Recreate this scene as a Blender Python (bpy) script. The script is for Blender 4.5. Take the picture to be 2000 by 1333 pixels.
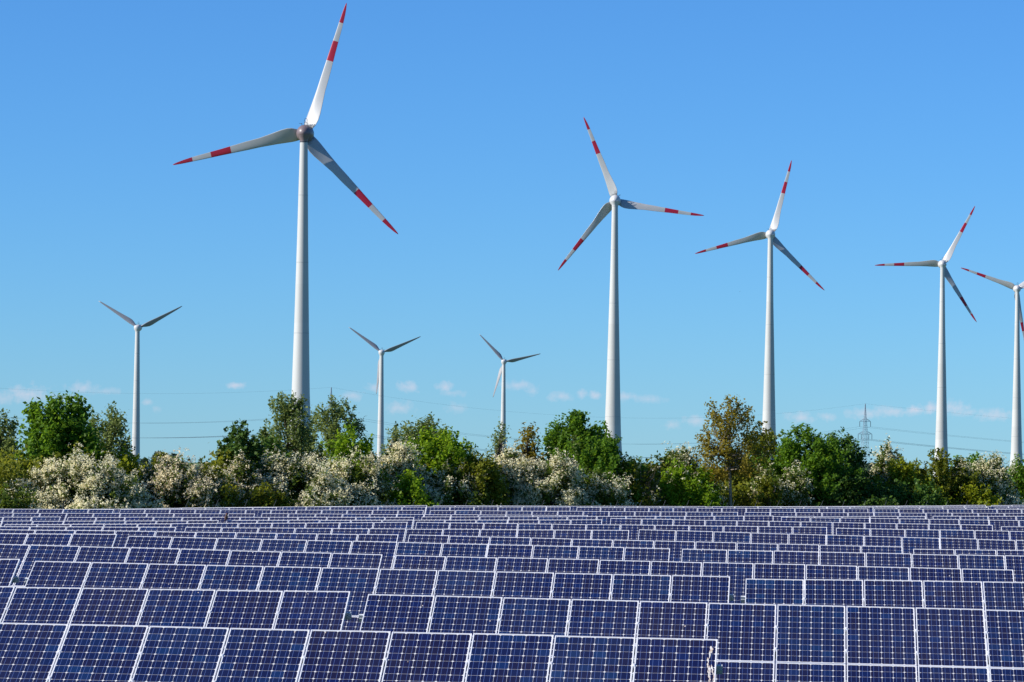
import bpy, math, random
import numpy as np
from mathutils import Matrix, Vector

# ------------------------------------------------------------------ scene, camera, sky, sun
for o in list(bpy.data.objects):
    bpy.data.objects.remove(o)
scene = bpy.context.scene
COL = scene.collection
FPX = 7000.0                      # focal length in pixels of the 2000 px wide photograph
CAM_H = 4.4
PITCH, ROLL = math.radians(1.99), 0.0105
SUN_AZ, SUN_EL = math.radians(255.5), math.radians(30.0)   # clockwise from +Y

cam_data = bpy.data.cameras.new('camera')
cam_data.sensor_width = 36.0
cam_data.lens = FPX * 36.0 / 2000.0
cam_data.clip_start = 0.5
cam_data.clip_end = 60000.0
cam = bpy.data.objects.new('camera', cam_data)
CAM_R = Matrix.Rotation(math.pi / 2 + PITCH, 3, 'X') @ Matrix.Rotation(ROLL, 3, 'Z')
cam.matrix_world = Matrix.Translation((0, 0, CAM_H)) @ CAM_R.to_4x4()
COL.objects.link(cam)
scene.camera = cam

world = bpy.data.worlds.new('World')
scene.world = world
world.use_nodes = True
CLOUDS = [  # azimuth, elevation, half width, half height (all in 1/7000 rad), density
    (-940, 128, 42, 15, .75), (-832, 142, 26, 10, .6), (-862, 120, 30, 9, .5), (-790, 136, 34, 6, .35), (-536, 151, 17, 6, .75),
    (-708, 116, 10, 6, .45), (-690, 102, 8, 6, .3), (-310, 134, 20, 8, .55), (-266, 150, 16, 8, .5),
    (-203, 151, 24, 9, .7), (-217, 110, 30, 11, .5), (-130, 152, 17, 9, .6), (-112, 140, 22, 6, .45),
    (-108, 111, 17, 9, .4), (12, 157, 32, 9, .5), (40, 146, 12, 8, .45), (95, 136, 24, 8, .55),
    (137, 141, 10, 8, .7), (164, 139, 11, 8, .75), (222, 137, 17, 9, .6), (268, 132, 30, 7, .4),
    (312, 82, 16, 8, .5), (364, 92, 22, 9, .6), (566, 99, 28, 9, .65), (616, 101, 17, 8, .6),
    (690, 108, 36, 10, .6), (745, 114, 38, 9, .65), (786, 116, 24, 10, .8), (816, 120, 17, 11, .8),
    (862, 120, 24, 13, .75), (888, 112, 20, 7, .5), (936, 107, 34, 11, .6), (-990, 118, 30, 9, .4),
    (1090, 118, 40, 11, .6), (1230, 124, 36, 12, .6), (1420, 110, 45, 11, .6), (-1130, 120, 45, 12, .6), (-1320, 128, 40, 11, .6)]
EXPOSURE = 0.52
SKY_STRENGTH = 0.071
SKY_GAIN = (0.72, 1.115, 1.41)


def build_world():
    nt = world.node_tree
    N, L = nt.nodes, nt.links
    N.clear()
    out = N.new('ShaderNodeOutputWorld')
    bg = N.new('ShaderNodeBackground')
    bg.inputs['Strength'].default_value = SKY_STRENGTH
    sky = N.new('ShaderNodeTexSky')
    sky.sky_type = 'NISHITA'
    sky.sun_disc = False
    sky.sun_elevation = SUN_EL
    sky.sun_rotation = SUN_AZ
    sky.altitude = 60.0
    sky.air_density = 0.9
    sky.dust_density = 0.0
    sky.ozone_density = 9.0
    # clear dry spring air: the whole sky a touch bluer, the same in every direction
    hsv = N.new('ShaderNodeVectorMath')
    hsv.operation = 'MULTIPLY'
    hsv.inputs[1].default_value = SKY_GAIN
    L.new(sky.outputs[0], hsv.inputs[0])
    # small fair weather cumulus low over the horizon, as directions on the sky
    tc = N.new('ShaderNodeTexCoord')
    sep = N.new('ShaderNodeSeparateXYZ')
    L.new(tc.outputs['Generated'], sep.inputs[0])

    def m(op, a, b=None, clamp=False):
        n = N.new('ShaderNodeMath')
        n.operation = op
        n.use_clamp = clamp
        for i, v in enumerate((a, b)):
            if v is None:
                continue
            if isinstance(v, (int, float)):
                n.inputs[i].default_value = v
            else:
                L.new(v, n.inputs[i])
        return n.outputs[0]
    az = m('MULTIPLY', m('ARCTAN2', sep.outputs[0], sep.outputs[1]), FPX)
    el = m('MULTIPLY', m('ARCSINE', sep.outputs[2]), FPX)
    noise = N.new('ShaderNodeTexNoise')
    noise.inputs['Scale'].default_value = 420.0
    noise.inputs['Detail'].default_value = 6.0
    noise.inputs['Roughness'].default_value = 0.62
    L.new(tc.outputs['Generated'], noise.inputs['Vector'])
    nz = m('MULTIPLY', m('SUBTRACT', noise.outputs['Fac'], 0.47), 3.0)
    comb = N.new('ShaderNodeCombineXYZ')
    L.new(az, comb.inputs[0])
    L.new(el, comb.inputs[1])
    acc = None
    for (cx, cy, w, h, dens) in CLOUDS:
        s = N.new('ShaderNodeVectorMath'); s.operation = 'SUBTRACT'
        L.new(comb.outputs[0], s.inputs[0]); s.inputs[1].default_value = (cx, cy, 0)
        d = N.new('ShaderNodeVectorMath'); d.operation = 'DIVIDE'
        L.new(s.outputs[0], d.inputs[0]); d.inputs[1].default_value = (w, h, 1)
        ln = N.new('ShaderNodeVectorMath'); ln.operation = 'LENGTH'
        L.new(d.outputs[0], ln.inputs[0])
        v = m('SUBTRACT', 1.25, ln.outputs['Value'])
        v = m('ADD', v, nz)
        v = m('MULTIPLY', m('MULTIPLY', v, 0.45, True), dens)
        acc = v if acc is None else m('MAXIMUM', acc, v)
    mix = N.new('ShaderNodeMix')
    mix.data_type = 'RGBA'
    L.new(m('MULTIPLY', acc, 0.88), mix.inputs['Factor'])
    L.new(hsv.outputs[0], mix.inputs[6])
    mix.inputs[7].default_value = (CLOUD_COL[0], CLOUD_COL[1], CLOUD_COL[2], 1)
    L.new(mix.outputs[2], bg.inputs['Color'])
    L.new(bg.outputs[0], out.inputs['Surface'])


CLOUD_COL = (8.8, 7.5, 8.2)
build_world()

sun_data = bpy.data.lights.new('sun', 'SUN')
sun_data.energy = 5.0
sun_data.angle = math.radians(0.53)
sun_data.color = (1.0, 0.94, 0.85)
sun = bpy.data.objects.new('sun', sun_data)
SUN_DIR = Vector((math.sin(SUN_AZ) * math.cos(SUN_EL), math.cos(SUN_AZ) * math.cos(SUN_EL), math.sin(SUN_EL)))
sun.rotation_euler = SUN_DIR.to_track_quat('Z', 'Y').to_euler()
COL.objects.link(sun)

vs = scene.view_settings
vs.view_transform = 'Standard'
vs.look = 'None'
vs.exposure = EXPOSURE
vs.gamma = 1.0
vs.use_curve_mapping = False
scene.render.resolution_x, scene.render.resolution_y = 1024, 682


# ------------------------------------------------------------------ helpers
def ray(px, py):
    return CAM_R @ Vector(((px - 1000.0) / FPX, (666.5 - py) / FPX, -1.0))


def at(px, py, Y):
    """world point seen at photo pixel (px, py) at northing Y"""
    d = ray(px, py)
    return Vector((0, 0, CAM_H)) + d * (Y / d.y)


def project(p):
    q = CAM_R.transposed() @ (Vector(p) - Vector((0, 0, CAM_H)))
    return 1000.0 + FPX * q.x / -q.z, 666.5 - FPX * q.y / -q.z


def set_props(o, label=None, cat=None, group=None, kind=None):
    if label: o['label'] = label
    if cat: o['category'] = cat
    if group: o['group'] = group
    if kind: o['kind'] = kind
    return o


def link(o, parent=None):
    COL.objects.link(o)
    if parent is not None:
        o.parent = parent
    return o


def empty(name, loc=(0, 0, 0), mat=None):
    o = bpy.data.objects.new(name, None)
    o.empty_display_size = 0.5
    if mat is not None:
        o.matrix_world = mat
    else:
        o.location = loc
    return link(o)


class MB:
    """collects vertices, faces and face materials of one mesh"""
    def __init__(self):
        self.v, self.f, self.m = [], [], []

    def face(self, pts, mi=0):
        n = len(self.v)
        self.v += [tuple(p) for p in pts]
        self.f.append(tuple(range(n, n + len(pts))))
        self.m.append(mi)

    def box(self, lo, hi, mi=0):
        x0, y0, z0 = lo
        x1, y1, z1 = hi
        n = len(self.v)
        self.v += [(x0, y0, z0), (x1, y0, z0), (x1, y1, z0), (x0, y1, z0), (x0, y0, z1), (x1, y0, z1), (x1, y1, z1), (x0, y1, z1)]
        for q in ((3, 2, 1, 0), (4, 5, 6, 7), (0, 1, 5, 4), (1, 2, 6, 5), (2, 3, 7, 6), (3, 0, 4, 7)):
            self.f.append(tuple(n + i for i in q))
            self.m.append(mi)

    def tube(self, pts, rads, sides=6, mi=0, cap=True):
        pts = [Vector(p) for p in pts]
        if isinstance(rads, (int, float)):
            rads = [rads] * len(pts)
        base = len(self.v)
        for i, p in enumerate(pts):
            t = (pts[min(i + 1, len(pts) - 1)] - pts[max(i - 1, 0)]).normalized()
            a = Vector((0, 0, 1)) if abs(t.z) < 0.9 else Vector((1, 0, 0))
            u = t.cross(a).normalized()
            w = t.cross(u)
            for k in range(sides):
                c = 2 * math.pi * k / sides
                self.v.append(tuple(p + (u * math.cos(c) + w * math.sin(c)) * rads[i]))
        for i in range(len(pts) - 1):
            for k in range(sides):
                a, b = base + i * sides + k, base + i * sides + (k + 1) % sides
                self.f.append((a, a + sides, b + sides, b))
                self.m.append(mi)
        if cap:
            self.f.append(tuple(base + k for k in range(sides))); self.m.append(mi)
            e = base + (len(pts) - 1) * sides
            self.f.append(tuple(e + k for k in reversed(range(sides)))); self.m.append(mi)

    def rings(self, rings, mi=0, cap=True, mis=None):
        base = len(self.v)
        n = len(rings[0])
        for r in rings:
            self.v += [tuple(p) for p in r]
        for i in range(len(rings) - 1):
            mm = mis[i] if mis else mi
            for k in range(n):
                a, b = base + i * n + k, base + i * n + (k + 1) % n
                self.f.append((a, b, b + n, a + n)); self.m.append(mm)
        if cap:
            self.f.append(tuple(base + k for k in reversed(range(n)))); self.m.append(mis[0] if mis else mi)
            e = base + (len(rings) - 1) * n
            self.f.append(tuple(e + k for k in range(n))); self.m.append(mis[-1] if mis else mi)

    def mesh(self, name, mats, smooth=False):
        me = bpy.data.meshes.new(name)
        me.from_pydata(self.v, [], self.f)
        for mt in (mats if isinstance(mats, (list, tuple)) else [mats]):
            me.materials.append(mt)
        me.polygons.foreach_set('material_index', self.m)
        if smooth:
            me.polygons.foreach_set('use_smooth', [True] * len(self.f))
        me.update()
        return me

    def build(self, name, mats, parent=None, smooth=False):
        return link(bpy.data.objects.new(name, self.mesh(name, mats, smooth)), parent)


def lathe(profile, sides=32):
    """profile [(radius, z)] to rings round z"""
    return [[(r * math.cos(2 * math.pi * k / sides), r * math.sin(2 * math.pi * k / sides), z) for k in range(sides)] for r, z in profile]


# ------------------------------------------------------------------ materials
def mat(name, col, rough=0.6, metal=0.0, spec=0.5, coat=0.0):
    mt = bpy.data.materials.new(name)
    mt.use_nodes = True
    b = mt.node_tree.nodes['Principled BSDF']
    b.inputs['Base Color'].default_value = (*col, 1)
    b.inputs['Roughness'].default_value = rough
    b.inputs['Metallic'].default_value = metal
    b.inputs['Specular IOR Level'].default_value = spec
    b.inputs['Coat Weight'].default_value = coat
    b.inputs['Coat Roughness'].default_value = 0.03
    return mt


def noise_mat(name, c1, c2, scale=1.0, rough=0.6, metal=0.0, detail=5.0, stretch=None, bump=0.0):
    mt = mat(name, c1, rough, metal)
    nt = mt.node_tree
    N, L = nt.nodes, nt.links
    tc = N.new('ShaderNodeTexCoord')
    mp = N.new('ShaderNodeMapping')
    if stretch:
        mp.inputs['Scale'].default_value = stretch
    nz = N.new('ShaderNodeTexNoise')
    nz.inputs['Scale'].default_value = scale
    nz.inputs['Detail'].default_value = detail
    cr = N.new('ShaderNodeValToRGB')
    cr.color_ramp.elements[0].position, cr.color_ramp.elements[1].position = 0.35, 0.65
    cr.color_ramp.elements[0].color, cr.color_ramp.elements[1].color = (*c1, 1), (*c2, 1)
    L.new(tc.outputs['Object'], mp.inputs[0])
    L.new(mp.outputs[0], nz.inputs['Vector'])
    L.new(nz.outputs['Fac'], cr.inputs[0])
    L.new(cr.outputs[0], N['Principled BSDF'].inputs['Base Color'])
    if bump:
        bp = N.new('ShaderNodeBump')
        bp.inputs['Strength'].default_value = bump
        L.new(nz.outputs['Fac'], bp.inputs['Height'])
        L.new(bp.outputs[0], N['Principled BSDF'].inputs['Normal'])
    return mt


def cell_mat():
    mt = mat('monocrystalline_cell', (0.01, 0.012, 0.06), 0.35, 0.0, 0.3, 1.0)
    nt = mt.node_tree
    N, L = nt.nodes, nt.links
    b = N['Principled BSDF']
    oi = N.new('ShaderNodeObjectInfo')
    ge = N.new('ShaderNodeNewGeometry')
    add = N.new('ShaderNodeMath'); add.operation = 'ADD'
    fr = N.new('ShaderNodeMath'); fr.operation = 'FRACT'
    ml = N.new('ShaderNodeMath'); ml.operation = 'MULTIPLY'; ml.inputs[1].default_value = 7.31
    L.new(oi.outputs['Random'], ml.inputs[0])
    L.new(ml.outputs[0], add.inputs[0]); L.new(ge.outputs['Random Per Island'], add.inputs[1])
    L.new(add.outputs[0], fr.inputs[0])
    cr = N.new('ShaderNodeValToRGB')
    e = cr.color_ramp.elements
    e[0].position, e[0].color = 0.0, (0.013, 0.0065, 0.034, 1)
    e[1].position, e[1].color = 1.0, (0.007, 0.022, 0.105, 1)
    for p, c in ((0.3, (0.0085, 0.0062, 0.045, 1)), (0.6, (0.0075, 0.0068, 0.053, 1)), (0.88, (0.0066, 0.0100, 0.066, 1))):
        k = e.new(p); k.color = c
    L.new(fr.outputs[0], cr.inputs[0])
    # a whole panel is a little bluer or browner than the next
    wn = N.new('ShaderNodeTexWhiteNoise'); wn.noise_dimensions = '3D'
    at_ = N.new('ShaderNodeAttribute'); at_.attribute_type = 'OBJECT'; at_.attribute_name = 'tone'
    hs = N.new('ShaderNodeHueSaturation')
    L.new(cr.outputs[0], hs.inputs['Color'])
    mr = N.new('ShaderNodeMapRange')
    mr.inputs[3].default_value, mr.inputs[4].default_value = 0.485, 0.525
    L.new(at_.outputs['Fac'], mr.inputs[0])
    L.new(mr.outputs[0], hs.inputs['Hue'])
    mr2 = N.new('ShaderNodeMapRange')
    mr2.inputs[3].default_value, mr2.inputs[4].default_value = 0.88, 0.55
    L.new(at_.outputs['Fac'], mr2.inputs[0])
    L.new(mr2.outputs[0], hs.inputs['Value'])
    N.remove(wn)
    # two printed busbars and faint fingers, from the cell's own uv
    uv = N.new('ShaderNodeUVMap'); uv.uv_map = 'UVMap'
    sp = N.new('ShaderNodeSeparateXYZ')
    L.new(uv.outputs[0], sp.inputs[0])

    def band(c, w):
        s = N.new('ShaderNodeMath'); s.operation = 'SUBTRACT'; s.inputs[1].default_value = c
        L.new(sp.outputs[0], s.inputs[0])
        a = N.new('ShaderNodeMath'); a.operation = 'ABSOLUTE'; L.new(s.outputs[0], a.inputs[0])
        l = N.new('ShaderNodeMath'); l.operation = 'LESS_THAN'; l.inputs[1].default_value = w
        L.new(a.outputs[0], l.inputs[0])
        return l.outputs[0]
    mx = N.new('ShaderNodeMath'); mx.operation = 'MAXIMUM'
    L.new(band(0.27, 0.013), mx.inputs[0]); L.new(band(0.73, 0.013), mx.inputs[1])
    mix = N.new('ShaderNodeMix'); mix.data_type = 'RGBA'
    L.new(mx.outputs[0], mix.inputs['Factor'])
    L.new(hs.outputs[0], mix.inputs[6])
    mix.inputs[7].default_value = (0.09, 0.14, 0.34, 1)
    # thin uneven film of dust on the glass
    tc = N.new('ShaderNodeTexCoord')
    dn = N.new('ShaderNodeTexNoise'); dn.inputs['Scale'].default_value = 0.55; dn.inputs['Detail'].default_value = 6
    geo = N.new('ShaderNodeNewGeometry')
    L.new(geo.outputs['Position'], dn.inputs['Vector'])
    dr = N.new('ShaderNodeMapRange')
    dr.inputs[1].default_value, dr.inputs[2].default_value = 0.42, 0.75
    dr.inputs[3].default_value, dr.inputs[4].default_value = 0.0, 0.035
    L.new(dn.outputs['Fac'], dr.inputs[0])
    N.remove(tc)
    md = N.new('ShaderNodeMix'); md.data_type = 'RGBA'
    L.new(dr.outputs[0], md.inputs['Factor'])
    L.new(mix.outputs[2], md.inputs[6])
    md.inputs[7].default_value = (0.30, 0.27, 0.24, 1)
    L.new(md.outputs[2], b.inputs['Base Color'])
    return mt


def tower_mat(name, col, var=0.06):
    """light grey paint, each ring segment of the tower a slightly different tone, faint streaks"""
    mt = mat(name, col, 0.55, 0.0, 0.4)
    nt = mt.node_tree
    N, L = nt.nodes, nt.links
    tc = N.new('ShaderNodeTexCoord')
    sp = N.new('ShaderNodeSeparateXYZ')
    L.new(tc.outputs['Object'], sp.inputs[0])
    d = N.new('ShaderNodeMath'); d.operation = 'DIVIDE'; d.inputs[1].default_value = 11.5
    L.new(sp.outputs[2], d.inputs[0])
    fl = N.new('ShaderNodeMath'); fl.operation = 'FLOOR'; L.new(d.outputs[0], fl.inputs[0])
    wn = N.new('ShaderNodeTexWhiteNoise'); wn.noise_dimensions = '1D'
    oi = N.new('ShaderNodeObjectInfo')
    ad = N.new('ShaderNodeMath'); ad.operation = 'ADD'
    L.new(fl.outputs[0], ad.inputs[0]); L.new(oi.outputs['Random'], ad.inputs[1])
    L.new(ad.outputs[0], wn.inputs['W'])
    nz = N.new('ShaderNodeTexNoise'); nz.inputs['Scale'].default_value = 1.0; nz.inputs['Detail'].default_value = 4
    mp = N.new('ShaderNodeMapping'); mp.inputs['Scale'].default_value = (1.2, 1.2, 0.08)
    L.new(tc.outputs['Object'], mp.inputs[0]); L.new(mp.outputs[0], nz.inputs['Vector'])
    a2 = N.new('ShaderNodeMath'); a2.operation = 'ADD'
    L.new(wn.outputs['Value'], a2.inputs[0]); L.new(nz.outputs['Fac'], a2.inputs[1])
    mr = N.new('ShaderNodeMapRange')
    mr.inputs[1].default_value, mr.inputs[2].default_value = 0.0, 2.0
    mr.inputs[3].default_value, mr.inputs[4].default_value = 1 - var, 1 + var
    L.new(a2.outputs[0], mr.inputs[0])
    mul = N.new('ShaderNodeVectorMath'); mul.operation = 'SCALE'
    mul.inputs[0].default_value = col
    L.new(mr.outputs[0], mul.inputs['Scale'])
    L.new(mul.outputs[0], N['Principled BSDF'].inputs['Base Color'])
    return mt


def leaf_mat(name, c_dark, c_light, trans=0.54, rough=0.55):
    mt = bpy.data.materials.new(name)
    mt.use_nodes = True
    nt = mt.node_tree
    N, L = nt.nodes, nt.links
    b = N['Principled BSDF']
    b.inputs['Roughness'].default_value = rough
    b.inputs['Specular IOR Level'].default_value = 0.25
    ge = N.new('ShaderNodeNewGeometry')
    cr = N.new('ShaderNodeValToRGB')
    cr.color_ramp.elements[0].color, cr.color_ramp.elements[1].color = (*c_dark, 1), (*c_light, 1)
    L.new(ge.outputs['Random Per Island'], cr.inputs[0])
    L.new(cr.outputs[0], b.inputs['Base Color'])
    tr = N.new('ShaderNodeBsdfTranslucent')
    hs = N.new('ShaderNodeHueSaturation')
    hs.inputs['Hue'].default_value = 0.485
    hs.inputs['Value'].default_value = 1.25
    L.new(cr.outputs[0], hs.inputs['Color'])
    L.new(hs.outputs[0], tr.inputs['Color'])
    mx = N.new('ShaderNodeMixShader')
    mx.inputs[0].default_value = trans
    L.new(b.outputs[0], mx.inputs[1])
    L.new(tr.outputs[0], mx.inputs[2])
    L.new(mx.outputs[0], N['Material Output'].inputs['Surface'])
    return mt


M = {}
M['frame'] = noise_mat('anodised_aluminium_frame', (0.68, 0.69, 0.73), (0.77, 0.77, 0.80), 3.0, 0.42, 0.0)
M['backsheet'] = mat('white_backsheet', (0.72, 0.72, 0.72), 0.5, 0.0, 0.4, 1.0)
M['cell'] = cell_mat()
M['steel'] = noise_mat('galvanised_steel', (0.42, 0.46, 0.50), (0.56, 0.59, 0.62), 9.0, 0.5, 0.15)
M['dropping'] = noise_mat('dried_bird_dropping', (0.75, 0.74, 0.70), (0.42, 0.30, 0.22), 14.0, 0.9)
M['tower'] = tower_mat('tower_paint', (0.46, 0.47, 0.465), 0.05)
M['tower_concrete'] = tower_mat('tower_concrete', (0.46, 0.47, 0.46), 0.09)
M['joint'] = mat('tower_joint_seal', (0.34, 0.36, 0.37), 0.7)
M['blade'] = noise_mat('blade_light_grey', (0.36, 0.375, 0.39), (0.40, 0.41, 0.425), 0.25, 0.4)
M['blade_grey'] = noise_mat('blade_shade_grey', (0.22, 0.235, 0.26), (0.26, 0.27, 0.29), 0.25, 0.5)  # small turbines' blades seen from their shaded side, shade put into the colour
M['blade_red'] = noise_mat('blade_red_band', (0.30, 0.004, 0.022), (0.35, 0.005, 0.028), 0.4, 0.4)
M['nacelle'] = noise_mat('nacelle_white', (0.48, 0.49, 0.50), (0.52, 0.52, 0.53), 0.6, 0.4)
M['nacelle_mauve'] = noise_mat('nacelle_mauve_grey', (0.155, 0.12, 0.13), (0.18, 0.14, 0.15), 0.6, 0.4)
M['collar'] = mat('blade_collar_brown', (0.16, 0.10, 0.09), 0.6)
M['dark_metal'] = mat('dark_metal', (0.05, 0.055, 0.07), 0.5, 0.3)
M['pylon'] = mat('pylon_lattice_steel', (0.22, 0.27, 0.34), 0.6, 0.2)
M['wire'] = mat('aluminium_conductor', (0.10, 0.12, 0.16), 0.6, 0.2)
M['fence'] = mat('fence_galvanised_wire', (0.11, 0.125, 0.13), 0.6, 0.3)
M['bark'] = noise_mat('bark_brown', (0.055, 0.042, 0.03), (0.10, 0.08, 0.06), 6.0, 0.9, stretch=(1, 1, 0.3))
M['bark_pale'] = noise_mat('bark_pale', (0.15, 0.125, 0.095), (0.23, 0.195, 0.15), 5.0, 0.9, stretch=(1, 1, 0.3))
M['twig'] = noise_mat('dead_twigs', (0.15, 0.10, 0.075), (0.23, 0.16, 0.12), 5.0, 0.9)
M['bird'] = noise_mat('bird_plumage', (0.05, 0.03, 0.025), (0.16, 0.06, 0.045), 9.0, 0.8)
LEAF = {
    'bright': leaf_mat('leaf_bright_green', (0.112, 0.226, 0.009), (0.259, 0.399, 0.017)),
    'maple': leaf_mat('leaf_maple_green', (0.064, 0.156, 0.010), (0.150, 0.284, 0.017)),
    'dark': leaf_mat('leaf_dark_green', (0.043, 0.109, 0.014), (0.105, 0.190, 0.021), 0.25),
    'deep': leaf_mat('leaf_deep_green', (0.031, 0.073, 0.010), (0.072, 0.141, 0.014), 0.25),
    'grey': leaf_mat('leaf_grey_green', (0.115, 0.170, 0.040), (0.225, 0.285, 0.080), 0.52),
    'olive': leaf_mat('leaf_olive', (0.105, 0.139, 0.010), (0.229, 0.250, 0.021)),
    'yellow': leaf_mat('leaf_yellow_green', (0.157, 0.213, 0.009), (0.323, 0.361, 0.017)),
    'brown': leaf_mat('leaf_young_bronze', (0.160, 0.138, 0.012), (0.320, 0.272, 0.028)),
    'thorn': leaf_mat('leaf_hawthorn', (0.062, 0.109, 0.014), (0.140, 0.200, 0.023)),
    'blossom': leaf_mat('hawthorn_blossom', (0.74, 0.69, 0.42), (0.88, 0.84, 0.60), 0.35),
    'blossom_pink': leaf_mat('hawthorn_blossom_creamy', (0.72, 0.64, 0.40), (0.86, 0.79, 0.56), 0.35),
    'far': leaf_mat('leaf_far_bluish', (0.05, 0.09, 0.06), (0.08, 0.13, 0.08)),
}

# ------------------------------------------------------------------ the solar field: rows of tables
PSI = math.radians(4.6)          # rows run slightly towards the camera on the right
TAU = math.radians(28.0)         # tilt of the panels
PW, PH, GAP = 0.992, 1.645, 0.020
NP = 12
TL = NP * (PW + GAP) - GAP       # length of one table
TGAP = 0.27                      # gap between tables
TOP_H = 2.25                     # top edge above the ground
ROWS = [  # photo heights of the top edge at x, gap between two tables (left end, right start)
    dict(y=[(130, 1219.8), (762, 1234.8), (1401, 1248.5)], gap=(1401.7, 1440), only=-1),
    dict(y=[(150, 1146.2), (686, 1157.2), (1383, 1177.6), (1922, 1190.0)], gap=(686.3, 717)),
    dict(y=[(68, 1096.6), (150, 1098), (800, 1113.2), (1350, 1125.2), (1850, 1136.8)], gap=(39.8, 68)),
    dict(y=[(150, 1067.3), (800, 1085.0), (1350, 1096.7), (1850, 1109.8)], gap=(746.8, 773.8)),
    dict(y=[(150, 1045.3), (800, 1059.5), (1350, 1073), (1850, 1083.5)], gap=(229, 251)),
    dict(y=[(150, 1036.3), (800, 1045), (1350, 1058), (1850, 1070.8)], gap=(779.3, 798.5)),
    dict(y=[(150, 1029.5), (800, 1031.8), (1350, 1037.8), (1850, 1052)], gap=(345, 362)),
    dict(y=[(150, 1024.3), (800, 1020.5), (1350, 1026.2), (1850, 1035.5)], gap=(797, 812.7)),
    dict(y=[(150, 1017.5), (800, 1015.5), (1350, 1015.3), (1850, 1024.3)], gap=(1177, 1192)),
    dict(y=[(150, 1010), (800, 1010), (1350, 1007.8), (1850, 1014.5)], gap=(811, 822)),
    dict(y=[(150, 1002.8), (800, 1004.8), (1350, 1009.0), (1850, 1008.2)], gap=(499, 511)),
    dict(y=[(150, 995), (800, 997), (1350, 1000.3), (1850, 1002.2)], gap=(828.5, 839.8)),
    dict(y=[(50, 995.6), (360, 992.2), (800, 989.8), (1350, 992.3), (1850, 994.7)], gap=(1115, 1126)),
    dict(y=[(350, 992.6), (720, 989.0), (800, 987.4), (1350, 989.3), (1850, 991.6)], gap=(836, 844), xmin=520),
    dict(y=[(1000, 992.0), (1350, 990.2), (1640, 989.4), (1850, 989.2), (2000, 988.8)], gap=(1098, 1106), xmin=1090),
    dict(y=[(1400, 990.5), (1640, 989.6), (1850, 987.4), (2000, 986.6)], gap=(1430, 1437), xmin=1430),
]
ORD = ['front', 'second', 'third', 'fourth', 'fifth', 'sixth', 'seventh', 'eighth', 'ninth', 'tenth', 'eleventh', 'twelfth', 'thirteenth', 'fourteenth', 'fifteenth', 'sixteenth']


def row_c(k):
    return 44.4 + 8.83 * k


def row_pt(k, s, z=0.0):
    x = s * math.cos(PSI)
    return Vector((x, row_c(k) - x * math.tan(PSI), z))


def row_s(k, px, py):
    d = ray(px, py)
    t = row_c(k) / (d.y + d.x * math.tan(PSI))
    return d.x * t / math.cos(PSI)


def interp(nodes, x):
    if x <= nodes[0][0]:
        a, b = nodes[0], nodes[1]
        return a[1] + (max(x, a[0] - 400) - a[0]) * (b[1] - a[1]) / (b[0] - a[0])
    for a, b in zip(nodes, nodes[1:]):
        if x <= b[0]:
            return a[1] + (x - a[0]) * (b[1] - a[1]) / (b[0] - a[0])
    a, b = nodes[-2], nodes[-1]
    return b[1] + (min(x, b[0] + 400) - b[0]) * (b[1] - a[1]) / (b[0] - a[0])


def top_z(k, s):
    z = 2.4
    for _ in range(4):
        p = row_pt(k, s, z)
        px, py = project(p)
        z += (py - interp(ROWS[k]['y'], px)) * p.y / FPX
    return z


# shared meshes of one panel: x across, y up the slope, z out of the glass
CW, CG, CH = 0.1556, 0.0044, 0.0155


def frame_mesh():
    b = MB()
    lip, dp = 0.013, 0.042
    b.box((0, 0, -dp), (PW, lip, 0))
    b.box((0, PH - lip, -dp), (PW, PH, 0))
    b.box((0, lip, -dp), (lip, PH - lip, 0))
    b.box((PW - lip, lip, -dp), (PW, PH - lip, 0))
    return b.mesh('panel_frame', M['frame'])


def back_mesh():
    b = MB()
    b.box((0.0131, 0.0131, -0.012), (PW - 0.0131, PH - 0.0131, -0.0050))
    return b.mesh('panel_backsheet', M['backsheet'])


X0 = (PW - 6 * CW - 5 * CG) / 2
Y0 = (PH - 10 * CW - 9 * CG) / 2


def cell_poly(ox, oy):
    c, w = CH, CW
    return [(ox + c, oy), (ox + w - c, oy), (ox + w, oy + c), (ox + w, oy + w - c), (ox + w - c, oy + w), (ox + c, oy + w), (ox, oy + w - c), (ox, oy + c)]


def cell_geo(b, uvs, ox, oy, zt=-0.0040, zb=-0.0050):
    n = len(b.v)
    p = cell_poly(ox, oy)
    b.v += [(x, y, zt) for x, y in p] + [(x, y, zb) for x, y in p]
    b.f.append(tuple(range(n, n + 8))); b.m.append(0)
    uvs += [((x - ox) / CW, (y - oy) / CW) for x, y in p]
    for i in range(8):
        j = (i + 1) % 8
        b.f.append((n + j, n + i, n + 8 + i, n + 8 + j)); b.m.append(0)
        uvs += [(0.5, 0.5)] * 4


def cells_mesh(single):
    b, uvs = MB(), []
    if single:
        cell_geo(b, uvs, 0, 0)
    else:
        for i in range(6):
            for j in range(10):
                cell_geo(b, uvs, X0 + i * (CW + CG), Y0 + j * (CW + CG))
    me = b.mesh('solar_cell' if single else 'solar_cells', M['cell'])
    uv = me.uv_layers.new(name='UVMap')
    uv.data.foreach_set('uv', np.array(uvs, dtype=np.float32).ravel())
    return me


ME_FRAME, ME_BACK, ME_CELL, ME_CELLS = frame_mesh(), back_mesh(), cells_mesh(True), cells_mesh(False)
VGAP = 0.012
RAIL_POS = [0.33, 0.78]


def rail_mesh():
    b = MB()
    e = 0.075
    b.box((-e, -0.020, -0.085), (TL + e, 0.020, -0.043))
    b.box((-e, -0.034, -0.150), (TL + e, -0.020, -0.088))
    b.box((-e, 0.020, -0.150), (TL + e, 0.034, -0.088))
    return b.mesh('rail', M['steel'])


def rafter_mesh():
    b = MB()
    b.box((-0.035, 0.1, -0.27), (0.035, 2 * PH - 0.1, -0.152))
    return b.mesh('rafter', M['steel'])


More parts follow.
